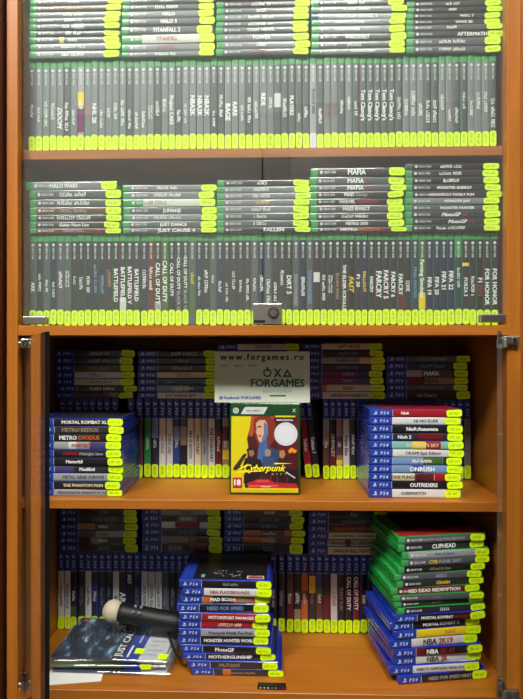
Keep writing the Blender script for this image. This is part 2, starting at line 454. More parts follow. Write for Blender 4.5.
G_ri = glass('smudged_glass', dust_haze=0.012, smudge=0.35)
xm = P(262.5, 350, YG).x
gl0 = P(23.5, 350, YG).x; gr0 = P(504.5, 350, YG).x
gz0 = zB+.003
dl = glass_door(gl0, 1, 0, gz0, 2.39, xm-.0012-gl0, G_up, lab='closed left upper glass door')
dr = glass_door(gr0, -1, 0, gz0, 2.39, gr0-xm-.0012, G_up, lab='closed right upper glass door')
hz = P(35, 320.5, YG).z
hinge_on(dl, .003, hz); hinge_on(dr, -.003, P(490, 318.5, YG).z, side=-1)
hinge_on(dl, .003, 2.33); hinge_on(dr, -.003, 2.33, side=-1)
# lock plate at the meeting edge
lk = P(267.5, 314, YG-.01); b = MB(); lx = lk.x-gl0
b.box(lx-.026, lx+.026, -.0125, -.0028, lk.z-.0185, lk.z+.0185, mat('brushed_chrome', (190,188,184), .3, metal=1.0), .0008)
kx, kz = P(273.5, 313, YG-.012).x-gl0, P(273.5, 313, YG-.012).z
bm = bmesh.new(); bmesh.ops.create_cone(bm, cap_ends=True, segments=28, radius1=.0088, radius2=.0078, depth=.007, matrix=Matrix.Translation((kx, -.0155, kz)) @ Matrix.Rotation(R(90), 4, 'X'))
b.bm(bm, M_chrome, False)
b.disc(kx, kz, .0068, -.0192, M_black, 24, .0054); b.disc(kx, kz, .0104, -.0127, M_black, 28, .0089); b.box(kx-.0006, kx+.0006, -.0194, -.019, kz-.0035, kz+.0035, M_black)
b.box(lx-.024, lx-.004, -.0129, -.0124, lk.z-.016, lk.z-.011, M_black)
b.build('door_lock', dl)

lz0, lz1 = zD+.003, zB-.023
wd = (xR-xL)/2-.009
def solve(xh, side, target, w):
    best = None
    for k in range(300, 900):
        a = R(k/10); x = xh+side*w*math.cos(a); y = YG-w*math.sin(a)
        d = abs(PX(x, y)-target)
        if best is None or d < best[0]: best = (d, a)
    return best[1]
xhl = P(25.5, 350, YG).x; xhr = P(507.0, 350, YG).x
xhr = min(xhr, xR-.003)
al = solve(xhl, 1, 47.5, wd); ar = solve(xhr, -1, 499.5, wd)
ol = glass_door(xhl, 1, al, lz0, lz1, wd, G_lo, lab='lower left glass door standing open')
orr = glass_door(xhr, -1, ar, lz0, lz1, wd, G_ri, lab='lower right glass door standing open with smears')
def corner_hinge(door, side, z):
    b = MB(); s = side
    def bx(a0, a1, *r): b.box(min(a0*s, a1*s), max(a0*s, a1*s), *r)
    bx(-.004, .030, -.009, -.0027, z-.008, z+.008, M_chrome, .0015)
    bx(-.004, .030, .0027, .008, z-.008, z+.008, M_chrome, .0015)
    bx(-.010, -.002, -.006, .006, z-.010, z+.010, M_chrome, .002)
    bm = bmesh.new(); bmesh.ops.create_cone(bm, cap_ends=True, segments=16, radius1=.0035, radius2=.0035, depth=.004, matrix=Matrix.Translation((.018*s, -.0105, z)) @ Matrix.Rotation(R(90), 4, 'X'))
    b.bm(bm, M_satin); b.build('hinge', door)
for z in (lz1-.004, lz0+.006):
    p0 = P(499, 350, YF); p1 = P(517.5, 350, YF)
    b = MB(); b.box(p0.x+.006, p1.x, YF-.0095, YF-.0005, z-.0075, z+.0075, M_satin, .002); b.box(p0.x, p0.x+.0075, YF-.0125, YF-.002, z-.006, z+.006, M_chrome, .0025)
    b.box(p1.x-.014, p1.x-.006, YF-.012, YF-.009, z-.0045, z+.0045, M_chrome, .0012)
    b.build('hinge_bracket', cab, Matrix.Translation((-cab.location.x, -cab.location.y, 0)))
for z in (lz1-.009, lz0+.009): corner_hinge(ol, 1, z); corner_hinge(orr, -1, z)

# neighbours either side
nb = thing('side_cabinet', 'dark reddish wooden cabinet edge left of the orange cabinet', 'cabinet', None, (xL-TS-.2, 1.15, 0))
b = MB(); b.box(-.02, .196, -.20, .19, 0, 2.3, M_dwood, .001, 1); b.build('body', nb)
nr = thing('open_shelving', 'wooden shelving unit right of the orange cabinet', 'shelf', None, (xR+TS+.30, 1.16, 0))
for nm, bx in (('side_panel', (.27,.29,-.18,.18,0,2.3)), ('side_panel', (-.285,-.27,-.16,.18,0,2.3)), ('back_panel', (-.269,.269,.17,.18,0,2.3)), ('shelf', (-.268,.268,-.17,.169,zA-.02,zA)),
               ('shelf', (-.268,.268,-.17,.169,zB-.02,zB)), ('shelf', (-.268,.268,-.17,.169,zC-.02,zC)), ('shelf', (-.268,.268,-.17,.169,zD-.02,zD))):
    b = MB(); b.box(*bx, M_woodv, .0008, 1); b.build(nm, nr)

# ------------------------------------------------------------ contents
def I(py, body, title='', tcol='w', size=5.2, **k): return dict(py=py, body=body, title=title, tcol=tcol, size=size, **k)
YX = 1.002
# --- row A flat stacks (bottom -> top)
zs = zA + CASE_L*MM + .0006
A1 = [I(53.7,'g','~4 7'), I(46.9,'g','~8 4'), I(39.3,'G','~5',art=((58,66,'Y'),)), I(33,'D','~3 4'), I(26.6,'G','~4 6',art=((85,105,'L'),)), I(20,'G','~6 2'), I(14,'g','~5 5'), I(8,'S','~9',tcol='M'), I(1.5,'G','~6')]
A2 = [I(54.8,'g','~7 3'), I(47.8,'g','~9',tcol='R'), I(38.8,'W','TITANFALL',tcol='R',size=5,art=(),feat='thick'), I(29.2,'G','TITANFALL 2',size=5.5), I(21.5,'G','HALO 5',size=5.5,pos=88), I(13.5,'g','HALO',pos=88,size=5.5), I(7,'G','~5 6'), I(0.5,'G','~7')]
A3 = [I(51.7,'G','~6 3',tcol='R'), I(44.7,'g','~5'), I(37,'g','TOWER',size=6), I(29.5,'G','TONY HAWK'), I(23.5,'G','~9 3'), I(17.5,'g','~6 6'), I(10.3,'G','~5'), I(3.9,'D','~7 2')]
A4 = [I(51.7,'g','WOLFENSTEIN',size=4.2,pos=95), I(44.7,'G','~7',pos=80,size=5.5), I(36.7,'D','WRECKFEST',size=5), I(28,'g','WARHAMMER|L|THE GAME',size=4.4), I(21.4,'g','WATCH DOGS|L|LEGION',size=4.8), I(15.2,'L','WATCH DOGS 2',size=6.2,art=((1.5,13,'B'),)), I(9,'g','~9 8',size=4), I(2,'D','~5 3')]
A5 = [I(49.6,'G','~7 7',size=4.6), I(41.5,'G','~7 7',size=4.6), I(33.5,'D','AFTERMATH',size=6,pos=118), I(27.3,'G','~5'), I(21.5,'D','WWE 2K',pos=105,size=5), I(15.5,'D','WRC 7',pos=110,size=5), I(9.5,'K','~4'), I(3.9,'D','~3 3')]
colsA = [(29,A1),(121.5,A2),(215.8,A3),(311,A4),(406.3,A5)]
SN = ['leftmost flat stack', 'second flat stack', 'middle flat stack', 'fourth flat stack', 'rightmost flat stack']
A2[2]['art'] = ((1.5,38,'N'),)
for i, (px, it) in enumerate(colsA):
    stack('x', px, YX-.002, zs, it, SN[i]+', top shelf', 'game cases lying flat on the top shelf', from_top=False)
# --- row A standing
YR = 1.006
def lerp_cols(x0, x1, n): 
    a = P(x0, 350, YR).x; b_ = P(x1, 350, YR).x
    return [PX(a+(b_-a)*i/(n-1), YR) for i in range(n)]
rnd = random.Random(3)
def defA(i):
    w = rnd.choice(['~6', '~8', '~5 3', '~7 4', '~4 6', '~9', '~3 5 4'])
    return dict(body=rnd.choice(['g','g','G','g','G']), title=w, size=rnd.choice([3.8,4.4,5,5.6]), pos=rnd.uniform(85,115))
RA = {'d': defA, 4: dict(body='g', title='DOOM', size=7.5, shear=.4, pos=108), 7: dict(body='L', title='~5', art=((60,84,'Y'),(90,135,'P'))),
      8: dict(body='g', title='~5', tcol='O', pos=95), 9: dict(body='g', title='NHL 20', size=7, pos=100), 17: dict(body='g', title='~8 5', lines=2, pos=100),
      20: dict(body='g', title='Project CARS', size=6, pos=95), 23: dict(body='g', title='NBA2K', size=7.5, pos=88), 24: dict(body='g', title='NBA2K', size=7.5, pos=88),
      25: dict(body='g', title='NBA2K', size=7.5, pos=88), 28: dict(body='g', title='RAGE', size=8, pos=100), 29: dict(body='g', title='RARE', size=7, pos=95),
      33: dict(body='g', title='RIDE', size=7, pos=78), 35: dict(body='G', title='', art=((66,92,'W'),), feat='white-blocked'), 37: dict(body='G', title='PLAYERS', size=6, pos=90),
      40: dict(body='L', title='~8 4', tcol='k', wstk=True, feat='white-stickered'), 42: dict(body='g', title='~8 5', lines=2, tcol='R', pos=100), 43: dict(body='g', title='~7 6', lines=2, tcol='R', pos=98)}
for i in (47, 48, 49, 50, 51): RA[i] = dict(body='G', title='Tom Clancy\'s', size=6.5, pos=90)
for i in (56, 57): RA[i] = dict(body='G', title='~4 6', size=5.5, pos=105)
row('x', lerp_cols(31.9, 492.9, 66), YR, zA, RA, 'from left in the top shelf standing row', 'game cases standing on the top shelf', seed=100)
# --- row B flat
zs = zB + CASE_L*MM + .0006
B1 = [I(231.4,'r','~8 5',tcol='L',size=4), I(224.7,'D','Guitar Hero Live',size=5), I(217.7,'D','~9 7',size=5.4), I(211,'S','~6 7',tcol='L'), I(202.8,'G','~8 8'), I(195,'G','~7 6'), I(184.7,'g','HALO WARS',dx=-4,size=5.6,pos=72)]
B2 = [I(231.4,'G','JUST CAUSE 4',size=7,pos=100), I(224.2,'G','JUST DANCE',size=5.4,pos=95), I(217.7,'g','~9 9',size=4), I(210.5,'G','JUMANJI',size=5.5,pos=90), I(202.8,'W','~4 5',tcol='M',size=6,pos=62,art=((1.5,38,'N'),),feat='thick'), I(194.5,'g','~8 7',size=4.6), I(188,'g','~7 4',size=4.6)]
B3 = [I(230.6,'K','FALLEN',size=7,pos=105), I(223.4,'G','~1 6',size=4.6,pos=82), I(216.4,'G','~1 6',size=4.6,pos=82), I(208.7,'g','~5 4'), I(202.2,'g','~7',tcol='Y',pos=86), I(196.3,'g','~3 5'), I(189.3,'g','~8'), I(182.9,'D','~5')]
B4 = [I(231.2,'r','METRO|O|EXODUS',size=6,pos=90,art=((13,45,'K'),)), I(223.4,'D','METRO 2033',size=4.6), I(216.4,'D','~7 8',size=4.4), I(208.7,'G','MASS EFFECT',size=5.2), I(201.5,'K','MARVEL|R|AVENGERS',size=5,pos=90), I(194.5,'D','MAD|L|Gangs',size=5.4), I(188,'G','MAFIA|R|III',size=6.6,pos=88), I(181.6,'G','MAFIA|R|II',size=6.6,pos=88), I(171.3,'D','MAFIA',size=7.2,pos=84,feat='thick')]
B5 = [I(228,'K','~5 9',size=5), I(221.3,'D','MotoGP|R|15',size=6,shear=.35,pos=100), I(214.4,'D','MotoGP|R|18',size=6,shear=.35,pos=90), I(207.4,'G','MONSTER HUNTER',size=4.4,pos=95), I(201,'g','MONSTER JAM',size=4.4,pos=95), I(194.5,'D','MONOPOLY FAMILY FUN',size=4.4), I(187.3,'D','MONSTER ENERGY',size=4.6,pos=90), I(180.8,'K','~8'), I(172.6,'D','~7 5',size=4.6), I(166.6,'K','~6 4',hdr=False)]
for i, (px, it) in enumerate([(29,B1),(122.6,B2),(216.6,B3),(310,B4),(405,B5)]):
    stack('x', px, YX-.002, zs, it, SN[i]+', second shelf', 'game cases lying flat on the second shelf')
def defB(i):
    w = rnd.choice(['~6', '~8', '~5 3', '~7 4', '~4 6', '~9', '~3 5 4'])
    return dict(body=rnd.choice(['D','G','G','n','D']), title=w, size=rnd.choice([3.8,4.4,5,5.6]), pos=rnd.uniform(85,110))
def FC(t='FARCRY', s=7.5, **k): return dict(body='D', title=t, size=s, pos=95, **k)
RB = {'d': defB, 0: dict(body='G', title='ARK', size=6, pos=98), 5: dict(body='G', title='~8 8', lines=2), 9: dict(body='D', title='~7 7', tcol='b'),
      10: dict(body='D', title='~9', tcol='b', pos=95, size=5.5), 11: dict(body='D', title='~7', tcol='M', size=6.5), 12: dict(body='D', title='BATTLEFIELD', size=6.6, pos=95),
      13: dict(body='D', title='BATTLEFIELD', size=6.8, pos=93, art=((118,148,'W'),)), 14: dict(body='D', title='BATTLEFIELD V', size=6.4, pos=95),
      15: dict(body='D', title='BATTLEFIELD', size=6.4, pos=95), 17: dict(body='r', title='~6 5'), 18: dict(body='D', title='CALL OF DUTY', size=7, pos=92, art=((125,140,'L'),)),
      19: dict(body='F', title='CALL OF DUTY', size=7, pos=88), 20: dict(body='K', title='CALL OF DUTY', size=5.6, pos=85), 21: dict(body='D', title='CALL OF DUTY|L|BLACK OPS', size=5.4, pos=97),
      22: dict(body='D', title='CALL OF DUTY|L|BLACK OPS', size=5.4, pos=95), 23: dict(body='G', title='~6', art=((78,150,'F'),), tcol='Y', stk=False, feat='unpriced'),
      36: dict(body='D', title='~8', lines=None), 37: dict(body='D', title='DiRT 5', size=7.5, pos=95), 38: dict(body='G', title='DISHONORED', size=5.6, tcol='L', pos=105),
      40: dict(body='G', title='DISHONORED', size=6, tcol='b', pos=100), 41: dict(body='D', title='', art=((72,90,'W'),), feat='white-blocked'), 43: dict(body='D', title='~8 9', lines=2, pos=95),
      44: dict(body='D', title='ELDEN RING', tcol='M', size=5.4, pos=98), 45: dict(body='D', title='THE ELDER SCROLLS', size=5.6, pos=100), 46: dict(body='K', title='FAST', tcol='Y', size=8, pos=95, shear=.3),
      47: dict(body='D', title='F1 20', size=6.5, pos=88), 48: dict(body='n', title='FALLOUT', tcol='Y', size=5.6, pos=90), 49: FC(s=5), 50: FC(s=8.4), 51: FC('FARCRY 5'), 52: FC('FARCRY 6', 6.6), 53: FC('FARCRY', 6.6, art=((110,145,'r'),)),
      54: dict(body='D', title='~5', size=6, pos=100), 55: dict(body='T', title='FINAL FANTASY', size=5, tcol='b', pos=92), 56: dict(body='F', title='Farming Simulator', size=6, pos=85, art=((110,140,'Y'),)),
      57: dict(body='n', title='FIFA 19', size=6.6, pos=98), 58: dict(body='n', title='FIFA 20', size=6.6, pos=98), 59: dict(body='n', title='FIFA 21', size=7, pos=88), 60: dict(body='n', title='FIFA 22', size=7, pos=88),
      61: dict(body='T', title='~7 4', size=4.4, art=((13,45,'N'),), feat='green-topped'), 62: dict(body='D', title='FORZA 3', size=5.4, pos=100, art=((56,62,'Y'),)), 63: dict(body='D', title='~8 1', pos=100, size=5.4),
      64: dict(body='K', title='F1|R|2015', size=7, pos=100), 65: dict(body='D', title='FOR HONOR', size=7, pos=100), 66: dict(body='D', title='FOR HONOR', size=7, pos=100)}
xsB = []
for a, b_, n in ((33,136.6,16),(144.2,247.5,16),(254.6,358.2,16),(364.4,494.6,19)):
    xsB += [a+(b_-a)*i/(n-1) for i in range(n)]
row('x', xsB, YR, zB, RB, 'from left in the second shelf standing row', 'game cases standing on the second shelf', seed=300)

# --- third shelf, back: standing
YC = 1.162
xsC = [62,70,77.6,85,92.3,99.6,107,114.6,131]+[139.5,147.5,155,162.4,169.6,176.6,183.6,190.6,197.7,204.6,211.6,218.6,225.6]
RC = {'d': lambda i: dict(body=rnd.choice(['K','D','n','G']), title='~6 4')}
for k, v in {9: dict(body='S', title='~5', tcol='O'), 10: dict(body='N', title='~8', size=4.5), 11: dict(body='b', title='~5', art=((85,110,'K'),(110,168,'D'))),
             12: dict(body='W', title='~5 7', tcol='k', size=4.5), 13: dict(body='W', title='~8 5', tcol='k', size=4.5), 14: dict(body='B', title='~5', art=((60,90,'b'),)), 15: dict(body='M', title='', art=((43,60,'G'),(100,168,'K'),(60,75,'L'))),
             16: dict(body='W', title='FIFA 20 EDITION', tcol='k', size=5), 17: dict(body='C', title='FIFA STREET', tcol='k', size=5), 18: dict(body='L', title='~7 6', tcol='k', size=4.5),
             19: dict(body='W', title='THE LEGENDARY', tcol='k', size=6), 20: dict(body='r', title='~9', art=((43,70,'K'),)), 21: dict(body='M', title='~4', art=((60,90,'r'),(110,130,'Y')))}.items(): RC[k] = v
row('p', xsC, YC, zC, RC, 'from left, rear row of third shelf', 'game cases standing at the back of the third shelf', seed=500)
xsC2 = [232.6+7.1*i for i in range(9)]
row('p', xsC2, YC, zC, {'d': lambda i: dict(body=rnd.choice(['K','D','n']), title='~6 4')}, 'in the row behind the yellow-covered case', 'game cases standing behind the yellow-covered case', seed=540)
row('p', [309.3,316.8], YC, zC, {0: dict(body='R', title='Tekken', size=5.6, lean=R(-6), so=-4), 1: dict(body='K', title='Tekken 7', size=6, lean=R(-6), so=-4)}, 'of two leaning right of the yellow-covered case', 'leaning game cases on the third shelf', seed=560)
RC3 = {0: dict(body='S', title='~4', art=((43,75,'L'),(76,100,'M'))), 1: dict(body='K', title='CHIVALRY', tcol='C', size=6.5, art=((110,140,'r'),)), 2: dict(body='M', title='~3', art=((80,120,'S'),(130,140,'Y'))),
       3: dict(body='W', title='Sniper Elite', tcol='k', size=6), 4: dict(body='D', title='~6 5'), 'd': lambda i: dict(body=rnd.choice(['K','D','n','G']), title='~6 4')}
xsC3 = [326.2,333,339.6,346.4,353.2]+[360.3+7.15*i for i in range(15)]+[467.6]
RC3[20] = dict(body='g', title='~6', tcol='L')
row('p', xsC3, YC, zC, RC3, 'from left among those right of the leaning pair', 'game cases standing behind the right front stack', seed=580)
# third shelf flat
zs = zC+CASE_L*MM+.0006; YCf = 1.150
C1 = [I(395,'O','~9 4',tcol='S',art=((43,150,'S'),(60,120,'r'))), I(388.7,'D','~7 7',dx=3,art=((43,70,'T'),)), I(382,'C','~9 8',tcol='k',size=4.4), I(375,'W','~6',tcol='k',size=6,pos=90), I(368,'S','~5 7',tcol='M'), I(361,'T','~7 5',tcol='L'), I(353,'D','~8 3',tcol='L')]
C2 = [I(395.8,'W','JUST DANCE 2019',tcol='k',size=5,pos=92), I(388.4,'b','~6 6',art=((80,110,'L'),(110,150,'B'))), I(381.7,'T','~4',tcol='b',pos=70), I(375,'C','~8 7',tcol='k',lines=2), I(368.3,'D','KNACK II',tcol='L',size=6,pos=95), I(360.6,'D','~6',tcol='L'), I(353.8,'K','JUMP FORCE',tcol='L',size=6)]
C3 = [I(395.5,'K','~5'), I(388.5,'D','~7'), I(381.5,'W','~6',tcol='k'), I(374.5,'D','~5'), I(367.5,'B','~8'), I(360.5,'D','~4'), I(353.8,'K','~5'), I(346.8,'W','~6 5',tcol='k',size=4.5)]
C4 = [I(395,'W','KINGDOM HEARTS II',tcol='k',size=5), I(388,'C','~5',tcol='r',size=6,art=((43,52,'O'),)), I(380.6,'P','~6',tcol='L',art=((100,168,'V'),)), I(374,'P','~7',tcol='L',art=((120,168,'n'),)), I(367,'D','~8 4',tcol='g'), I(360.8,'L','~8 5',tcol='k',art=((120,168,'C'),)), I(353,'D','~6 4',tcol='g'), I(346.5,'C','LEFT ALIVE',tcol='k',size=6)]
C5 = [I(394,'K','the Quarry',tcol='L',size=5.5,pos=85), I(387.6,'G','~7 5',tcol='g',size=6), I(381,'M','MAFIA',tcol='k',size=7,pos=95,art=((43,80,'r'),)), I(373.6,'G','MAFIA',tcol='w',size=7,pos=95,art=((43,75,'L'),(138,168,'D'))), I(365.5,'T','~7 6',tcol='b'), I(359,'G','LOST JUDGMENT',tcol='L',size=5,pos=95)]
for i, (px, it) in enumerate([(54,C1),(137.5,C2),(217.5,C3),(301.5,C4),(386,C5)]):
    stack('p', px, YCf, zs, it, SN[i]+', rear third shelf', 'game cases lying flat at the rear of the third shelf')
# third shelf front stacks
S1 = [(493,'L','MIDDLE-EARTH: SHADOW OF WAR','k',4.6,{}), (485,'K','THE PHANTOM PAIN','C',5,{}), (477,'L','METAL GEAR SURVIVE','k',5,{}), (469.3,'D','MediEvil','w',5.5,dict(art=((43,80,'V'),),pos=105)),
      (461.5,'K','Matterfall','w',5.2,dict(pos=82)), (453.3,'K','MARVEL|L|Midnight Suns','R',5,{}), (445.6,'L','MARVEL\'S','R',5.5,dict(art=((70,85,'W'),(110,140,'V')),pos=95)), (437.5,'K','METRO|O|EXODUS','w',6.4,dict(pos=92)),
      (429.8,'D','METRO|M|REDUX','M',6.4,dict(pos=92)), (422,'K','MORTAL KOMBAT XL','w',5.5,dict(pos=102))]
S1 = [I(a,b_,c,d,e,**k) for a,b_,c,d,e,k in S1]; S1[-1]['cover'] = 'D'
stack('p', 31.5, 1.017, zC+.0003, S1, 'front left stack, third shelf', 'game cases in the front left stack of the third shelf')
S2 = [(493,'W','OVERWATCH','k',4.6,dict(pos=82)), (484.7,'K','OUTRIDERS','w',6,dict(pos=102)), (477,'C','ONE PUNCH MAN','k',5,dict(art=((85,120,'r'),(121,145,'R')),pos=75)), (469,'b','ONRUSH','w',7,dict(art=((80,100,'B'),),pos=98)),
      (461,'b','~4 7','w',4.5,dict(art=((100,135,'F'),(136,150,'D')))), (453,'W','OKAMI Epic Edition','k',5,{}), (445,'t','NO MAN\'S SKY','C',5.5,dict(art=((80,104,'Y'),(105,132,'R')))), (437,'D','Nioh 2','w',5.5,dict(pos=65,art=((90,135,'r'),))),
      (428.8,'K','NieR:Automata','w',5.8,{}), (420.8,'W','NI NO KUNI','k',5,dict(pos=105)), (413,'R','NieR','w',4.6,dict(pos=66))]
S2 = [I(a,b_,c,d,e,**k) for a,b_,c,d,e,k in S2]
stack('p', 369, 1.019, zC+.0003, S2, 'front right stack, third shelf', 'game cases in the front right stack of the third shelf')

# --- bottom shelf
YD = 1.175
xsD = [60.9,67.4,73.6,81.3,88.3,95,102,108.8,115.8,122.6,129.6,137,144.6,151.6,158.6,165.6,172.6,179.4,186.4]
RD = {'d': lambda i: dict(body=rnd.choice(['K','D','n','G']), title='~6 4', tcol='g')}
for i in (0, 1, 4, 12, 13, 14): RD[i] = dict(body='W', title='~9 6' if i % 2 else '~5 7', tcol='k', size=5)
RD[8] = dict(body='W', title='ADVENTURE', tcol='k', size=6.5, pos=125); RD[9] = dict(body='K', title='ARY', size=11, pos=105); RD[2] = dict(body='K', title='~6', art=((120,140,'F'),)); RD[5] = dict(body='n', title='~6', art=((70,110,'B'),))
RD[10] = dict(body='K', title='AEX', size=7, pos=60)
row('p', xsD, YD, zD, RD, 'from left, rear row of bottom shelf', 'game cases standing at the back of the bottom shelf', seed=700)
xsD2 = [194+7.2*i for i in range(12)]
row('p', xsD2, YD, zD, {'d': lambda i: dict(body=rnd.choice(['K','D','n']), title='~6 4')}, 'in rear row behind the middle stack, bottom shelf', 'game cases standing behind the middle stack', seed=740)
xsD3 = [281.6,290,297.4,304.7,312.2,319.5,326.8,334,341.4,348.9,356.4,363.8,371,378.2,385.4]
RD3 = {0: dict(body='K', title='~8', size=6, tcol='L'), 1: dict(body='r', title='~6', art=((60,100,'S'),)), 2: dict(body='K', title='~5', size=7, art=((120,145,'M'),)), 3: dict(body='O', title='~6', art=((80,100,'r'),), tcol='C'),
       4: dict(body='D', title='~6', art=((48,85,'Y'),), tcol='M'), 5: dict(body='S', title='~5', art=((43,75,'B'),(76,95,'F'))), 6: dict(body='r', title='', art=((43,90,'K'),)), 7: dict(body='W', title='~7', tcol='R', size=6),
       8: dict(body='K', title='~6 5', tcol='M', size=6), 9: dict(body='K', title='CALL OF DUTY', size=6.5, pos=85), 10: dict(body='r', title='CALL OF DUTY', size=6.5, pos=85, art=((43,60,'D'),)), 11: dict(body='K', title='~5'),
       'd': lambda i: dict(body=rnd.choice(['K','D','n']), title='~6 4')}
row('p', xsD3, YD, zD, RD3, 'from left, rear row right of middle stack, bottom shelf', 'game cases standing right of the middle stack', seed=760)
zs = zD+CASE_L*MM+.0006; YDf = 1.168
D1 = [I(547.3,'K','~7',tcol='g'), I(540.6,'D','~6',art=((43,70,'K'),(71,95,'g'))), I(533.8,'L','~5',tcol='k',art=((43,80,'G'),)), I(527,'S','~6',art=((43,80,'M'),(80,150,'D'))), I(519.5,'D','DARK SOULS',tcol='g',size=6), I(512.5,'K','~6',tcol='g')]
D2 = [I(546.5,'K','~8',tcol='L',size=5.5,pos=75,art=((105,140,'r'),)), I(539.4,'g','~4 5',tcol='O',art=((100,168,'S'),)), I(532.3,'D','~6 4',tcol='g'), I(525,'W','~8',tcol='R',size=7,pos=95,art=((72,125,'r'),)), I(518.4,'D','~6',art=((80,120,'g'),)), I(512.2,'L','~6',tcol='k')]
D3 = [I(546.7,'K','~7',tcol='g'), I(540,'M','~9',tcol='C',art=((43,90,'O'),(110,168,'S'))), I(533.4,'O','~8',tcol='C',art=((80,130,'S'),)), I(526.6,'D','~6 3',tcol='g'), I(519,'K','~8 3',tcol='g'), I(512.6,'S','~6')]
D4 = [I(550,'C','DRAGON BALL FIGHTERZ',tcol='k',size=4.8), I(543.2,'L','DRAGON BALL XENOVERSE',tcol='k',size=5,art=((80,92,'r'),)), I(536,'C','DRAGON BALL Z: KAKAROT',tcol='k',size=4.6), I(529,'r','DRAGONBALL XENOVERSE',tcol='O',size=4.6), I(521.6,'D','~6 7',tcol='g'), I(514.6,'K','~3',tcol='L',size=7)]
for i, (px, it) in enumerate([(58.5,D1),(141.5,D2),(223.5,D3),(308,D4)]):
    stack('p', px, YDf, zs, it, ['leftmost','second','third','fourth'][i]+' flat stack, rear bottom shelf', 'game cases lying flat at the rear of the bottom shelf')
# middle stack
xsM = [192,188,183,180,178,178,178,179,176,180,181,178.5]
MS = [(673,'D','~8 6','M',4.5,dict(art=((60,75,'O'),))), (664.8,'D','MUTANT','M',6,dict(pos=80)), (657,'K','MOTHERGUNSHIP','w',6.2,dict(pos=90)), (649,'K','MotoGP','w',6.6,dict(pos=85)),
      (640.7,'K','MONSTER HUNTER WORLD','w',5,{}), (632.7,'L','Monopoly Family Fun Pack','k',4.8,{}), (625,'r','~8 4','C',5,dict(art=((43,170,'R'),))), (617,'R','MOTORSPORT MANAGER','w',4.6,{}),
      (608.6,'K','NEED FOR SPEED','b',5.6,dict(pos=92)), (600,'O','MAD BOXER','w',5.4,dict(pos=82,art=((62,102,'K'),(110,135,'M')))), (591.8,'W','NBA PLAYGROUNDS','R',5,dict(pos=92)), (583.8,'K','~4 5','L',4.2,{})]
MSI = []
for j, (a,b_,c,d,e,k) in enumerate(MS): MSI.append(I(a,b_,c,d,e,dx=xsM[j]-178, dy=(0 if j < 2 else 3 if j == 2 else 9)-9, yaw=random.uniform(-2,1.5), **k))
MSI[-1]['cover'] = 'K'; MSI[-1]['feat'] = 'dark-covered'
def top_art(t):
    b = MB(); z = (TH['p']+.3)*MM
    def q(x0,x1,y0,y1,c,dz=0): b.add([(x0*MM,y0*MM,z+dz),(x1*MM,y0*MM,z+dz),(x1*MM,y1*MM,z+dz),(x0*MM,y1*MM,z+dz)], [(0,1,2,3)], sp(c))
    q(128,160,8,22,'W'); q(130,158,10,20,'R',4e-5); q(40,46,12,26,'L')
    for k in range(26): 
        x = 60+random.random()*60; y = 12+random.random()*30; q(x, x+2+4*random.random(), y, y+1.5+3*random.random(), random.choice(['g','L','M','G']), 2e-5)
    b.build('cover_print', t)
MSI[-1]['extra'] = top_art
stack('p', 178, 1.026, zD+.0003, MSI, 'front middle stack, bottom shelf', 'game cases in the front middle stack of the bottom shelf')
# right stack: eight blue below eleven green
RS = [(681,'K','NEED FOR SPEED HEAT','L',5,395,{}), (672,'W','NARUTO SHIPPUDEN: NINJA STORM','k',4.2,387,{}), (663,'W','NBA|R|2K','k',7.4,390,dict(pos=85)), (654.6,'K','NBA|R|2K 17','w',7,390,dict(pos=90,art=((43,60,'r'),))),
      (645.8,'W','NBA|R|2K19','k',8.2,386,dict(pos=95)), (636,'Y','~6','O',5,391,dict(pos=110)), (628,'K','MORTAL KOMBAT X','w',4.8,387,{}), (619.5,'K','MORTAL KOMBAT|R|ULTIMATE','w',4.6,391,{}),
      (612,'D','~5','w',5.2,397,dict(pos=92)), (605.8,'D','~7','g',4.2,394,{}), (599.4,'G','~6','g',4.2,393,{}), (592.4,'r','RED DEAD REDEMPTION','w',5.6,391,{}), (585.5,'D','CRASH','Y',5.2,396,dict(pos=90)),
      (578.3,'G','ABZU','L',5.2,394,dict(pos=90)), (571,'K','~9 4','M',4.4,398,{}), (564.2,'G','CYB|L|PUNK 2077','Y',5.6,401,dict(pos=85)), (556.7,'L','~5 9','B',3.8,402,{}), (548.8,'D','CUPHEAD','w',6.4,397,dict(pos=90)), (541,'G','DRAGON AGE INQUISITION','L',4.4,398,{})]
RSI = []
for j, (a,b_,c,d,e,px,k) in enumerate(RS):
    if 'NBA' in c: k['bold'] = .02
    RSI.append(I(a,b_,c,d,e,dx=px-391+(3 if j < 8 else 0), dy=(0 if j else -4), yaw=random.uniform(-1.3, 1.3), **k))
def red_strip(t):
    b = MB(); z = (TH['x']+.3)*MM
    b.add([(5*MM,4*MM,z),(166*MM,4*MM,z),(166*MM,40*MM,z),(5*MM,40*MM,z)], [(0,1,2,3)], sp('R')); b.build('cover_print', t)
RSI[-1]['cover'] = 'K'; RSI[-1]['extra'] = red_strip; RSI[-1]['feat'] = 'topmost'
stack('p', 391, 1.000, zD+.0003, RSI, 'leaning right stack, bottom shelf', 'game cases in the right stack of the bottom shelf', yaw=R(9), kinds=['p']*8+['x']*11)

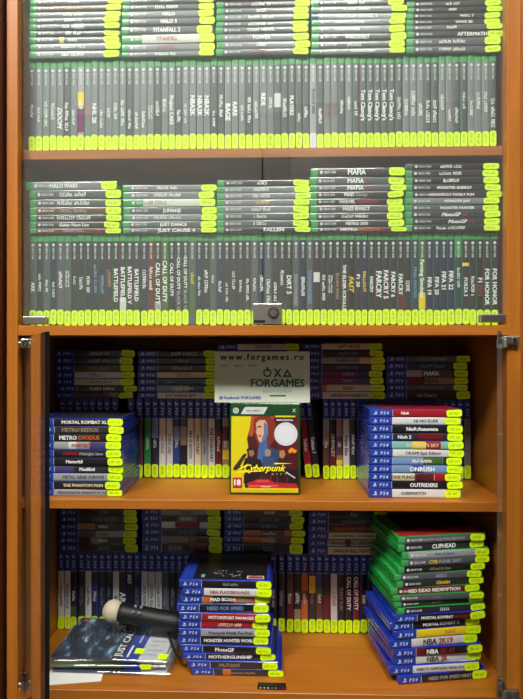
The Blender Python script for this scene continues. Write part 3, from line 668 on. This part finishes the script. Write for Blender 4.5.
# --- upright case with yellow cover
def yellow_case():
    base = P(265, 494.3, 1.034)
    t = thing('green_game_case', 'upright green game case showing its yellow and maroon cover, centre of third shelf', 'green game case', None)
    W, H, T = .1345, .171, .0135
    t.matrix_world = Matrix.Translation((base.x-W/2, 1.034, zC+.0018)) @ Matrix.Rotation(R(-4), 4, 'X')
    b = MB()
    MG = mat('dark_green_plastic', (18,66,28), .2, coat=.6)
    b.box(0, W, .0, T*.47, 0, H, MG, .001); b.box(0, W, T*.53, T, 0, H, MG, .001); b.box(.0015, W-.0015, T*.3, T*.7, .0015, H-.0015, MG)
    b.box(0, .007, 0, T, 0, H, MG, .0016)
    b.build('case_shell', t)
    x0, x1, z0, z1 = .0028, W-.0042, .003, H-.003
    X = lambda u: x0+(u-48)/(440-48)*(x1-x0)
    Z = lambda v: z0+(572-v)/(572-62)*(z1-z0)
    b = MB(); layer = [0]
    def pl(pts, c, m=None):
        layer[0] += 1; b.poly([(X(u), Z(v)) for u, v in pts], -.0003-layer[0]*2.5e-5, m or sp(c))
    YEL = (206,194,8); pl([(48,62),(440,62),(440,572),(48,572)], YEL)
    pl([(170,126),(440,126),(440,560),(380,560),(120,520),(130,420),(150,330),(140,260),(160,180)], (74,16,26))
    pl([(165,128),(300,128),(290,160),(200,170),(170,250),(150,240)], (170,70,30))
    pl([(300,128),(440,128),(440,330),(330,330),(290,240)], (96,20,30))
    # generic portrait: hair, face, neck, shoulder
    pl([(185,140),(230,122),(275,128),(305,165),(312,230),(300,270),(275,300),(240,310),(205,300),(185,240),(176,180)], (120,44,30))
    pl([(192,170),(212,152),(245,150),(262,180),(262,230),(250,262),(232,285),(216,282),(205,262),(200,240),(192,222),(196,205)], (206,160,130))
    pl([(238,160),(262,180),(264,232),(250,264),(232,285),(226,262),(240,230)], (90,110,150))
    pl([(200,188),(222,184),(224,192),(202,196)], (40,30,34)); pl([(206,240),(226,238),(224,247),(208,248)], (120,40,40))
    pl([(214,286),(252,262),(262,320),(300,330),(330,400),(200,400),(205,330)], (60,96,150))
    pl([(262,300),(330,330),(352,430),(280,430)], (44,60,100))
    # lesser figures
    pl([(138,322),(160,306),(186,312),(196,340),(186,372),(160,376),(144,350)], (40,26,30)); pl([(150,330),(178,326),(184,350),(168,368),(154,356)], (150,100,80))
    pl([(60,430),(120,350),(144,346),(100,420),(110,440),(62,446)], (60,34,34)); pl([(130,372),(220,380),(235,440),(110,440)], (30,24,34))
    pl([(244,330),(262,318),(280,328),(280,356),(262,366),(246,354)], (150,124,96)); pl([(232,366),(292,362),(300,430),(232,430)], (50,70,110))
    pl([(330,330),(356,326),(366,352),(350,376),(332,366)], (170,120,70)); pl([(320,376),(376,372),(410,440),(316,440)], (60,24,28))
    pl([(380,330),(400,310),(436,330),(420,345),(404,336),(390,346)], (220,140,20))
    pl([(120,470),(230,440),(440,440),(440,548),(130,548)], (34,18,26))
    for k in range(12):
        u = 200+k*19; pl([(u,500-random.random()*50),(u+10,495-random.random()*50),(u+10,540),(u,540)], random.choice([(54,24,34),(90,30,40),(30,30,46)]))
    pl([(140,520),(200,496),(270,496),(300,514),(430,520),(440,545),(150,545)], (170,30,40)); pl([(200,500),(262,500),(276,512),(190,514)], (210,70,60))
    pl([(150,530),(320,528),(320,536),(150,538)], (230,90,80))
    pl([(48,546),(440,546),(440,560),(48,560)], YEL)
    # header
    pl([(48,62),(440,62),(440,126),(48,126)], (14,60,30))
    pl([(128,74),(262,74),(238,116),(102,116)], (190,196,192))
    y = -.0003-layer[0]*2.5e-5-.0001
    b.text('XBOX SERIES X', (X(180)), Z(101), .0035, y, M_dtext, .01, maxw=.030)
    b.disc(X(74), Z(95), .0055, y, M_white, 20); b.disc(X(74), Z(95), .0042, y-3e-5, M_greendark, 20); b.text('X', X(74), Z(103), .005, y-6e-5, M_white, .02)
    b.text('X', X(416), Z(104), .0068, y, M_white, .0)
    b.rect(X(306), X(424), Z(134), Z(124), y, sp(YEL)); b.rect(X(306), X(418), Z(162), Z(138), y, sp('K'))
    b.text('PREMIUM EDITION', X(362), Z(156), .0035, y-5e-5, M_white, .02, maxw=.031)
    yt = mat('title_yellow', (240,232,20), .4)
    b.text('Cyberpunk', X(246), Z(448), .0122, y, yt, .02, .45, maxw=(X(404)-X(88)))
    b.poly([(X(82),Z(440)),(X(150),Z(404)),(X(140),Z(416)),(X(104),Z(440))], y, yt); b.poly([(X(80),Z(452)),(X(230),Z(446)),(X(228),Z(450)),(X(90),Z(458))], y, yt)
    b.poly([(X(300),Z(400)),(X(412),Z(402)),(X(300),Z(408))], y, yt); b.poly([(X(370),Z(450)),(X(424),Z(486)),(X(420),Z(488)),(X(366),Z(456))], y, mat('title_pale', (220,220,190), .4))
    for k, ch in enumerate('2077'): b.text(ch, X(292+k*24), Z(470), .0035, y, yt)
    b.rect(X(58), X(112), Z(548), Z(486), y, sp((150,24,60))); b.rect(X(61), X(109), Z(538), Z(489), y-3e-5, sp((190,30,70)))
    b.text('18', X(85), Z(530), .0105, y-6e-5, M_white, .03)
    b.rect(X(222), X(280), Z(541), Z(536), y, mat('small_print', (200,190,190), .5))
    b.build('cover_sleeve', t)
    b = MB(); ys = y-.0003; cx, cz = X(368), Z(232)
    b.disc(cx, cz, .0222, ys, M_wstk, 40); b.disc(cx, cz, .0215, ys-5e-5, mat('ring_ink', (176,186,190), .5), 40, .0209)
    for k in range(30):
        a = 2*math.pi*k/30; u = Vector((math.cos(a), math.sin(a))); p = Vector((cx, cz))+u*.0182; q = Vector((-u.y, u.x))*.0009; u2 = u*.0011
        b.poly([tuple(p-q-u2), tuple(p+q-u2), tuple(p+q+u2), tuple(p-q+u2)], ys-5e-5, mat('ring_ink', (176,186,190), .5))
    b.build('round_sticker', t)['label'] = 'round white sticker'
yellow_case()

# --- shop card
def card():
    y0, zb = 1.0535, zC+.1732
    y1 = 1.0600; zt = P(262, 351.5, y1).z; L = math.hypot(y1-y0, zt-zb); ang = math.atan2(y1-y0, zt-zb)
    xl = P(214.8, 375, (y0+y1)/2).x; xr = P(309.8, 375, (y0+y1)/2).x; W = xr-xl
    t = thing('shop_card', 'pale green-lettered shop card above the yellow-covered game case, third shelf', 'sign')
    t.matrix_world = Matrix.Translation((xl, y0, zb)) @ Matrix.Rotation(-ang, 4, 'X')
    pm = mat('card_paper', (206,214,196), .5); gm = mat('card_green', (22,92,60), .5); dm = mat('card_dark', (40,44,46), .5); bl = mat('card_blue', (52,60,150), .5)
    b = MB(); b.box(0, W, 0, .0012, 0, L, pm)
    X = lambda u: (u-43)/(460-43)*W
    Z = lambda v: (258-v)/(258-55)*L
    y = -.0002
    b.text('www.forgames.ro', X(250), Z(88), (24/203)*L, y, gm, .05, maxw=X(440)-X(65), space=1.35)
    b.greek([7], X(88), Z(115), .0034, y, dm, random.Random(1)); b.greek([8], X(148), Z(115), .0034, y, dm, random.Random(2)); b.greek([7], X(212), Z(115), .0034, y, dm, random.Random(3))
    # power sign, cross, triangle
    cx, cz, r = X(274), Z(140), .0082
    b.disc(cx, cz, r, y, gm, 32, r*.62); b.rect(cx-.0016, cx+.0016, cz+r*.3, cz+r*1.35, y-1e-5, gm)
    cx2 = X(319); w_ = .0022
    for s in (1, -1): b.poly([(cx2-r-.000, cz-s*r), (cx2-r+2*w_, cz-s*r), (cx2+r, cz+s*r), (cx2+r-2*w_, cz+s*r)], y-s*1e-5, gm)
    cx3 = X(362)
    b.poly([(cx3-r*1.1, cz-r), (cx3, cz+r), (cx3, cz+r*.35), (cx3-r*.5, cz-r*.55), (cx3+r*.5, cz-r*.55), (cx3, cz+r*.35), (cx3, cz+r), (cx3+r*1.1, cz-r)][:0] or [(cx3-r*1.15, cz-r), (cx3+r*1.15, cz-r), (cx3, cz+r)], y, gm)
    b.poly([(cx3-r*.45, cz-r*.55), (cx3+r*.45, cz-r*.55), (cx3, cz+r*.2)], y-2e-5, pm)
    b.text('FORGAMES', X(319), Z(195), (30/203)*L, y, gm, .03, maxw=X(437)-X(203))
    b.text('READY TO PLAY', X(319), Z(219), (11/203)*L, y, mat('card_faint', (120,150,130), .5), 0, maxw=X(382)-X(254))
    b.rect(X(284), X(355), Z(234), Z(228), y, gm)
    b.disc(X(71), Z(240), .0036, y, bl, 20); b.text('f', X(71), Z(245), .0045, y-4e-5, pm, .02)
    b.text('Facebook: FORGAMES', X(84), Z(245), (12/203)*L, y, bl, .04, maxw=X(246)-X(84), align='l')
    b.build('card', t)
card()

# --- bagged covers pile
clear = glass('clear_bag', (0.96,0.96,0.97), dust_haze=0.03)
def bagged(i, n, label):
    z = zD+.0025+i*.0056
    ang = R([-1.5, 3, 0.5, 2, -3][i]); dxm = [6, -2, 3, 8, 0][i]*MM
    t = thing('bagged_game_cover', label, 'game cover', 'bagged game covers piled at the left of the bottom shelf', (P(47, 400, 1.012).x+dxm, 1.014+[0,.004,-.002,.003,.006][i], z), (0, 0, ang))
    top = i == n-1
    b = MB(); Lx = .228; D = .150
    def q(x0,x1,y0,y1,m,zz=0.0046): b.add([(x0,y0,zz),(x1,y0,zz),(x1,y1,zz),(x0,y1,zz)], [(0,1,2,3)], m)
    b.box(.002, .140, .003, D, 0, .0042, sp(['n','G','F','S','n'][i])); b.box(.140, .170, .003, D, 0, .0042, M_bluehdr)
    b.box(.170, Lx-.01, .003, D, 0, .0036, mat('pale_paper', (196,200,204), .45))
    if top:
        b.box(.002, .140, .003, D, .0042, .0044, sp('K'))
        artm = bpy.data.materials.new('night_city_art'); artm.use_nodes = True; nt = artm.node_tree; bs = nt.nodes['Principled BSDF']
        tc = nt.nodes.new('ShaderNodeTexCoord'); mp = nt.nodes.new('ShaderNodeMapping'); mp.inputs['Scale'].default_value = (30, 14, 1)
        no = nt.nodes.new('ShaderNodeTexNoise'); no.inputs['Scale'].default_value = 1.6; no.inputs['Detail'].default_value = 5
        cr = nt.nodes.new('ShaderNodeValToRGB'); e = cr.color_ramp.elements
        e[0].position = .40; e[0].color = rgb((10,16,26)); e[1].position = .66; e[1].color = rgb((150,190,210))
        k_ = e.new(.55); k_.color = rgb((30,60,84))
        nt.links.new(tc.outputs['Object'], mp.inputs[0]); nt.links.new(mp.outputs[0], no.inputs['Vector']); nt.links.new(no.outputs['Fac'], cr.inputs[0]); nt.links.new(cr.outputs[0], bs.inputs['Base Color']); bs.inputs['Roughness'].default_value = .25
        q(.003, .118, .004, D-.002, artm)
        q(.118, .139, .004, D-.002, sp((24,34,52)))
        rr = random.Random(5)
        for k in range(9):   # small marching silhouettes
            x = .03+k*.009; yy = .04+rr.random()*.03
            q(x, x+.0035, yy, yy+.016, sp('K'), .00465); q(x+.0008, x+.0028, yy+.016, yy+.020, sp('K'), .00465)
        q(.010, .022, .136, .142, mat('red_logo', (170,40,50), .4), .0047)
        vs, fs, w = text_geo('JUST CAUSE 4', .02, 0, 1); k = .0135; kx = .128/w    # title runs along the spine
        b.add([(.135-bv*k, .010+a*kx, .0048+l*1.2e-5) for a, bv, l in vs], fs, M_white)
        q(.146, .150, .01, .05, M_white, .0047); q(.155, .159, .06, .12, mat('print_pale', (170,186,220), .4), .0047)
        rr = random.Random(8)
        for r_ in range(7):
            q(.178, .178+.02+.012*rr.random(), .02+r_*.016, .023+r_*.016, mat('grey_print', (150,156,160), .5), .0041)
    b.build('cover_insert', t)
    b = MB(); b.box(-.001, Lx, 0, D+.004, -.0003, .0050, clear, .0008, 1); b.build('plastic_bag', t)
    if i in (0, 2, 3, 4):
        s = {4: (.188, .022), 3: (.205, .004), 2: (.185, .002), 0: (.2, .004)}[i]
        if i == 4: 
            for (sx, sy) in ((.166, .022), (.215, .006)):
                b = MB(); b.box(sx-.009, sx+.009, sy, sy+.018, .0051, .0054, M_stk, .0001, 1); b.build('price_sticker', t)
        elif i == 2:
            b = MB(); b.box(s[0]-.012, s[0]+.008, -.0008, -.0001, -.002, .0075, M_stk, .0001, 1); b.build('price_sticker', t)
for i in range(5):
    bagged(i, 5, ['bagged game cover lying at the bottom of the pile', 'bagged game cover with grey art, second from bottom of the pile', 'bagged game cover in the middle of the pile, yellow sticker on its edge',
                  'bagged game cover just under the dark blue topmost cover', 'dark blue bagged game cover with two yellow stickers, topmost of the pile'][i])
sheet = MB(); sheet.box(0, .10, 0, .10, 0, .0012, mat('white_sheet', (220,220,216), .6)); s_ = sheet.build('paper_sheet', None)
s_.location = (P(46, 400, 0.985).x, .978, zD+.0004); s_.rotation_euler = (0, 0, R(9)); s_['label'] = 'white paper sheet poking out under the pile of bagged covers'; s_['category'] = 'paper'

# --- motion controller
def controller():
    a = P(113.5, 611, 1.10); e_ = P(180, 623, 1.09)
    ax = (e_-a); Ln = ax.length; t = thing('motion_controller', 'black motion controller with pale round ball lying on the pile of bagged covers', 'game controller', None, a)
    rot = ax.to_track_quat('Z', 'Y').to_matrix().to_4x4()
    bm = bmesh.new(); bmesh.ops.create_uvsphere(bm, u_segments=40, v_segments=24, radius=.0218)
    b = MB(); b.bm(bm, mat('ball_rubber', (188,178,150), .55), True); b.build('ball', t)
    prof = [(.017,.0), (.017,.012), (.0195,.019), (.0200,.024), (.0178,.030), (.0185,.045), (.0190,.070), (.0185,.095), (.0195,Ln-.006), (.016,Ln+.004), (.009,Ln+.009), (.0,Ln+.010)]
    vs, fs, n = [], [], 28
    for (r, z) in prof:
        for k in range(n): vs.append(rot @ Vector((r*math.cos(2*math.pi*k/n), r*math.sin(2*math.pi*k/n), z)))
    for i in range(len(prof)-1):
        for k in range(n):
            j = (k+1) % n; fs.append((i*n+k, i*n+j, (i+1)*n+j, (i+1)*n+k))
    b = MB(); b.add(vs, fs, mat('black_grip', (6,6,7), .55), True); b.build('handle', t)
    # buttons on the camera side
    side = (rot @ Vector((0, 0, 1))).normalized(); up = Vector((0, -.55, .83)); up = (up-side*up.dot(side)).normalized()
    for k, d in enumerate((.046, .058)):
        for s in (-1, 1):
            c = side*d+up*.0205+side.cross(up)*(s*.006)
            bm = bmesh.new(); bmesh.ops.create_uvsphere(bm, u_segments=12, v_segments=8, radius=.0034)
            b = MB(); b.bm(bm, mat('button_grey', (120,120,124), .4), True, Matrix.Translation(c)); b.build('button', t)
    # strap
    cu = bpy.data.curves.new('wrist_strap', 'CURVE'); cu.dimensions = '3D'; cu.bevel_depth = .0024; cu.bevel_resolution = 3
    sl = cu.splines.new('NURBS'); o3 = Vector(a)
    pts = [e_-o3+side*.006, e_-o3+Vector((.012,-.012,-.012)), P(184, 652, 1.035)-o3, P(181, 662, 1.03)-o3+Vector((0,0,-.002)), P(173, 650, 1.05)-o3, P(168, 632, 1.09)-o3]
    sl.points.add(len(pts)-1)
    for q, p in zip(sl.points, pts): q.co = (*p, 1)
    sl.use_endpoint_u = True; sl.order_u = 4; cu.materials.append(M_black)
    o = bpy.data.objects.new('tmp', cu); COL.objects.link(o)
    me = bpy.data.meshes.new_from_object(o.evaluated_get(bpy.context.evaluated_depsgraph_get())); bpy.data.objects.remove(o)
    if not me.materials: me.materials.append(M_black)
    o = bpy.data.objects.new('wrist_strap', me); COL.objects.link(o); o.parent = t
controller()

# --- small black tag
tp = P(257.5, 689, .978); tg = thing('small_tag', 'tiny black label strip with coloured dots on the bottom shelf edge', 'label', None, (tp.x, .977, zD+.0003), (0, 0, R(-1)))
b = MB(); b.box(0, .051, 0, .010, 0, .0075, M_black, .001)
rr = random.Random(4); y = -.0002
for k, c in enumerate(('Y', 'W', 'W', 'g', 'L', 'B', 'R')):
    xx = .004+k*.0068; b.rect(xx, xx+.003, .0022, .0050, y, sp(c))
b.build('strip', tg)

# ------------------------------------------------------------ neighbours' few cases at the right edge
for zz, nm in ((zA, 'upper'), (zB, 'middle')):
    for k in range(5):
        x = xR+TS+.004+.018; 
        make_case('p', f"blue game case in the shelving right of the cabinet, {nm} shelf, {ordn(k+1)} from bottom", 'game cases in the shelving at the right edge',
                  Matrix.Translation((x+.016, 1.0, zz+.0004+k*.0146)), 1.0, body=['W','R','K','C','B'][k], title='~6', tcol='k', seed=k)

# ------------------------------------------------------------ camera, world, output look
cd = bpy.data.cameras.new('camera'); co = bpy.data.objects.new('camera', cd); COL.objects.link(co)
cd.sensor_fit = 'VERTICAL'; cd.sensor_height = 36; cd.lens = F_PX/699*36; cd.clip_start = .02
co.location = (0, 0, CAM_Z); co.rotation_euler = (R(90), 0, YAW)
SC.camera = co
w = bpy.data.worlds.new('world'); SC.world = w; w.use_nodes = True
w.node_tree.nodes['Background'].inputs[0].default_value = (.8, .85, .9, 1); w.node_tree.nodes['Background'].inputs[1].default_value = 0.3
SC.view_settings.view_transform = 'Standard'; SC.view_settings.look = 'None'; SC.view_settings.gamma = 1; SC.view_settings.use_curve_mapping = False
SC.view_settings.exposure = 0.12
SC.cycles.max_bounces = 8; SC.cycles.transparent_max_bounces = 16; SC.cycles.use_denoising = True
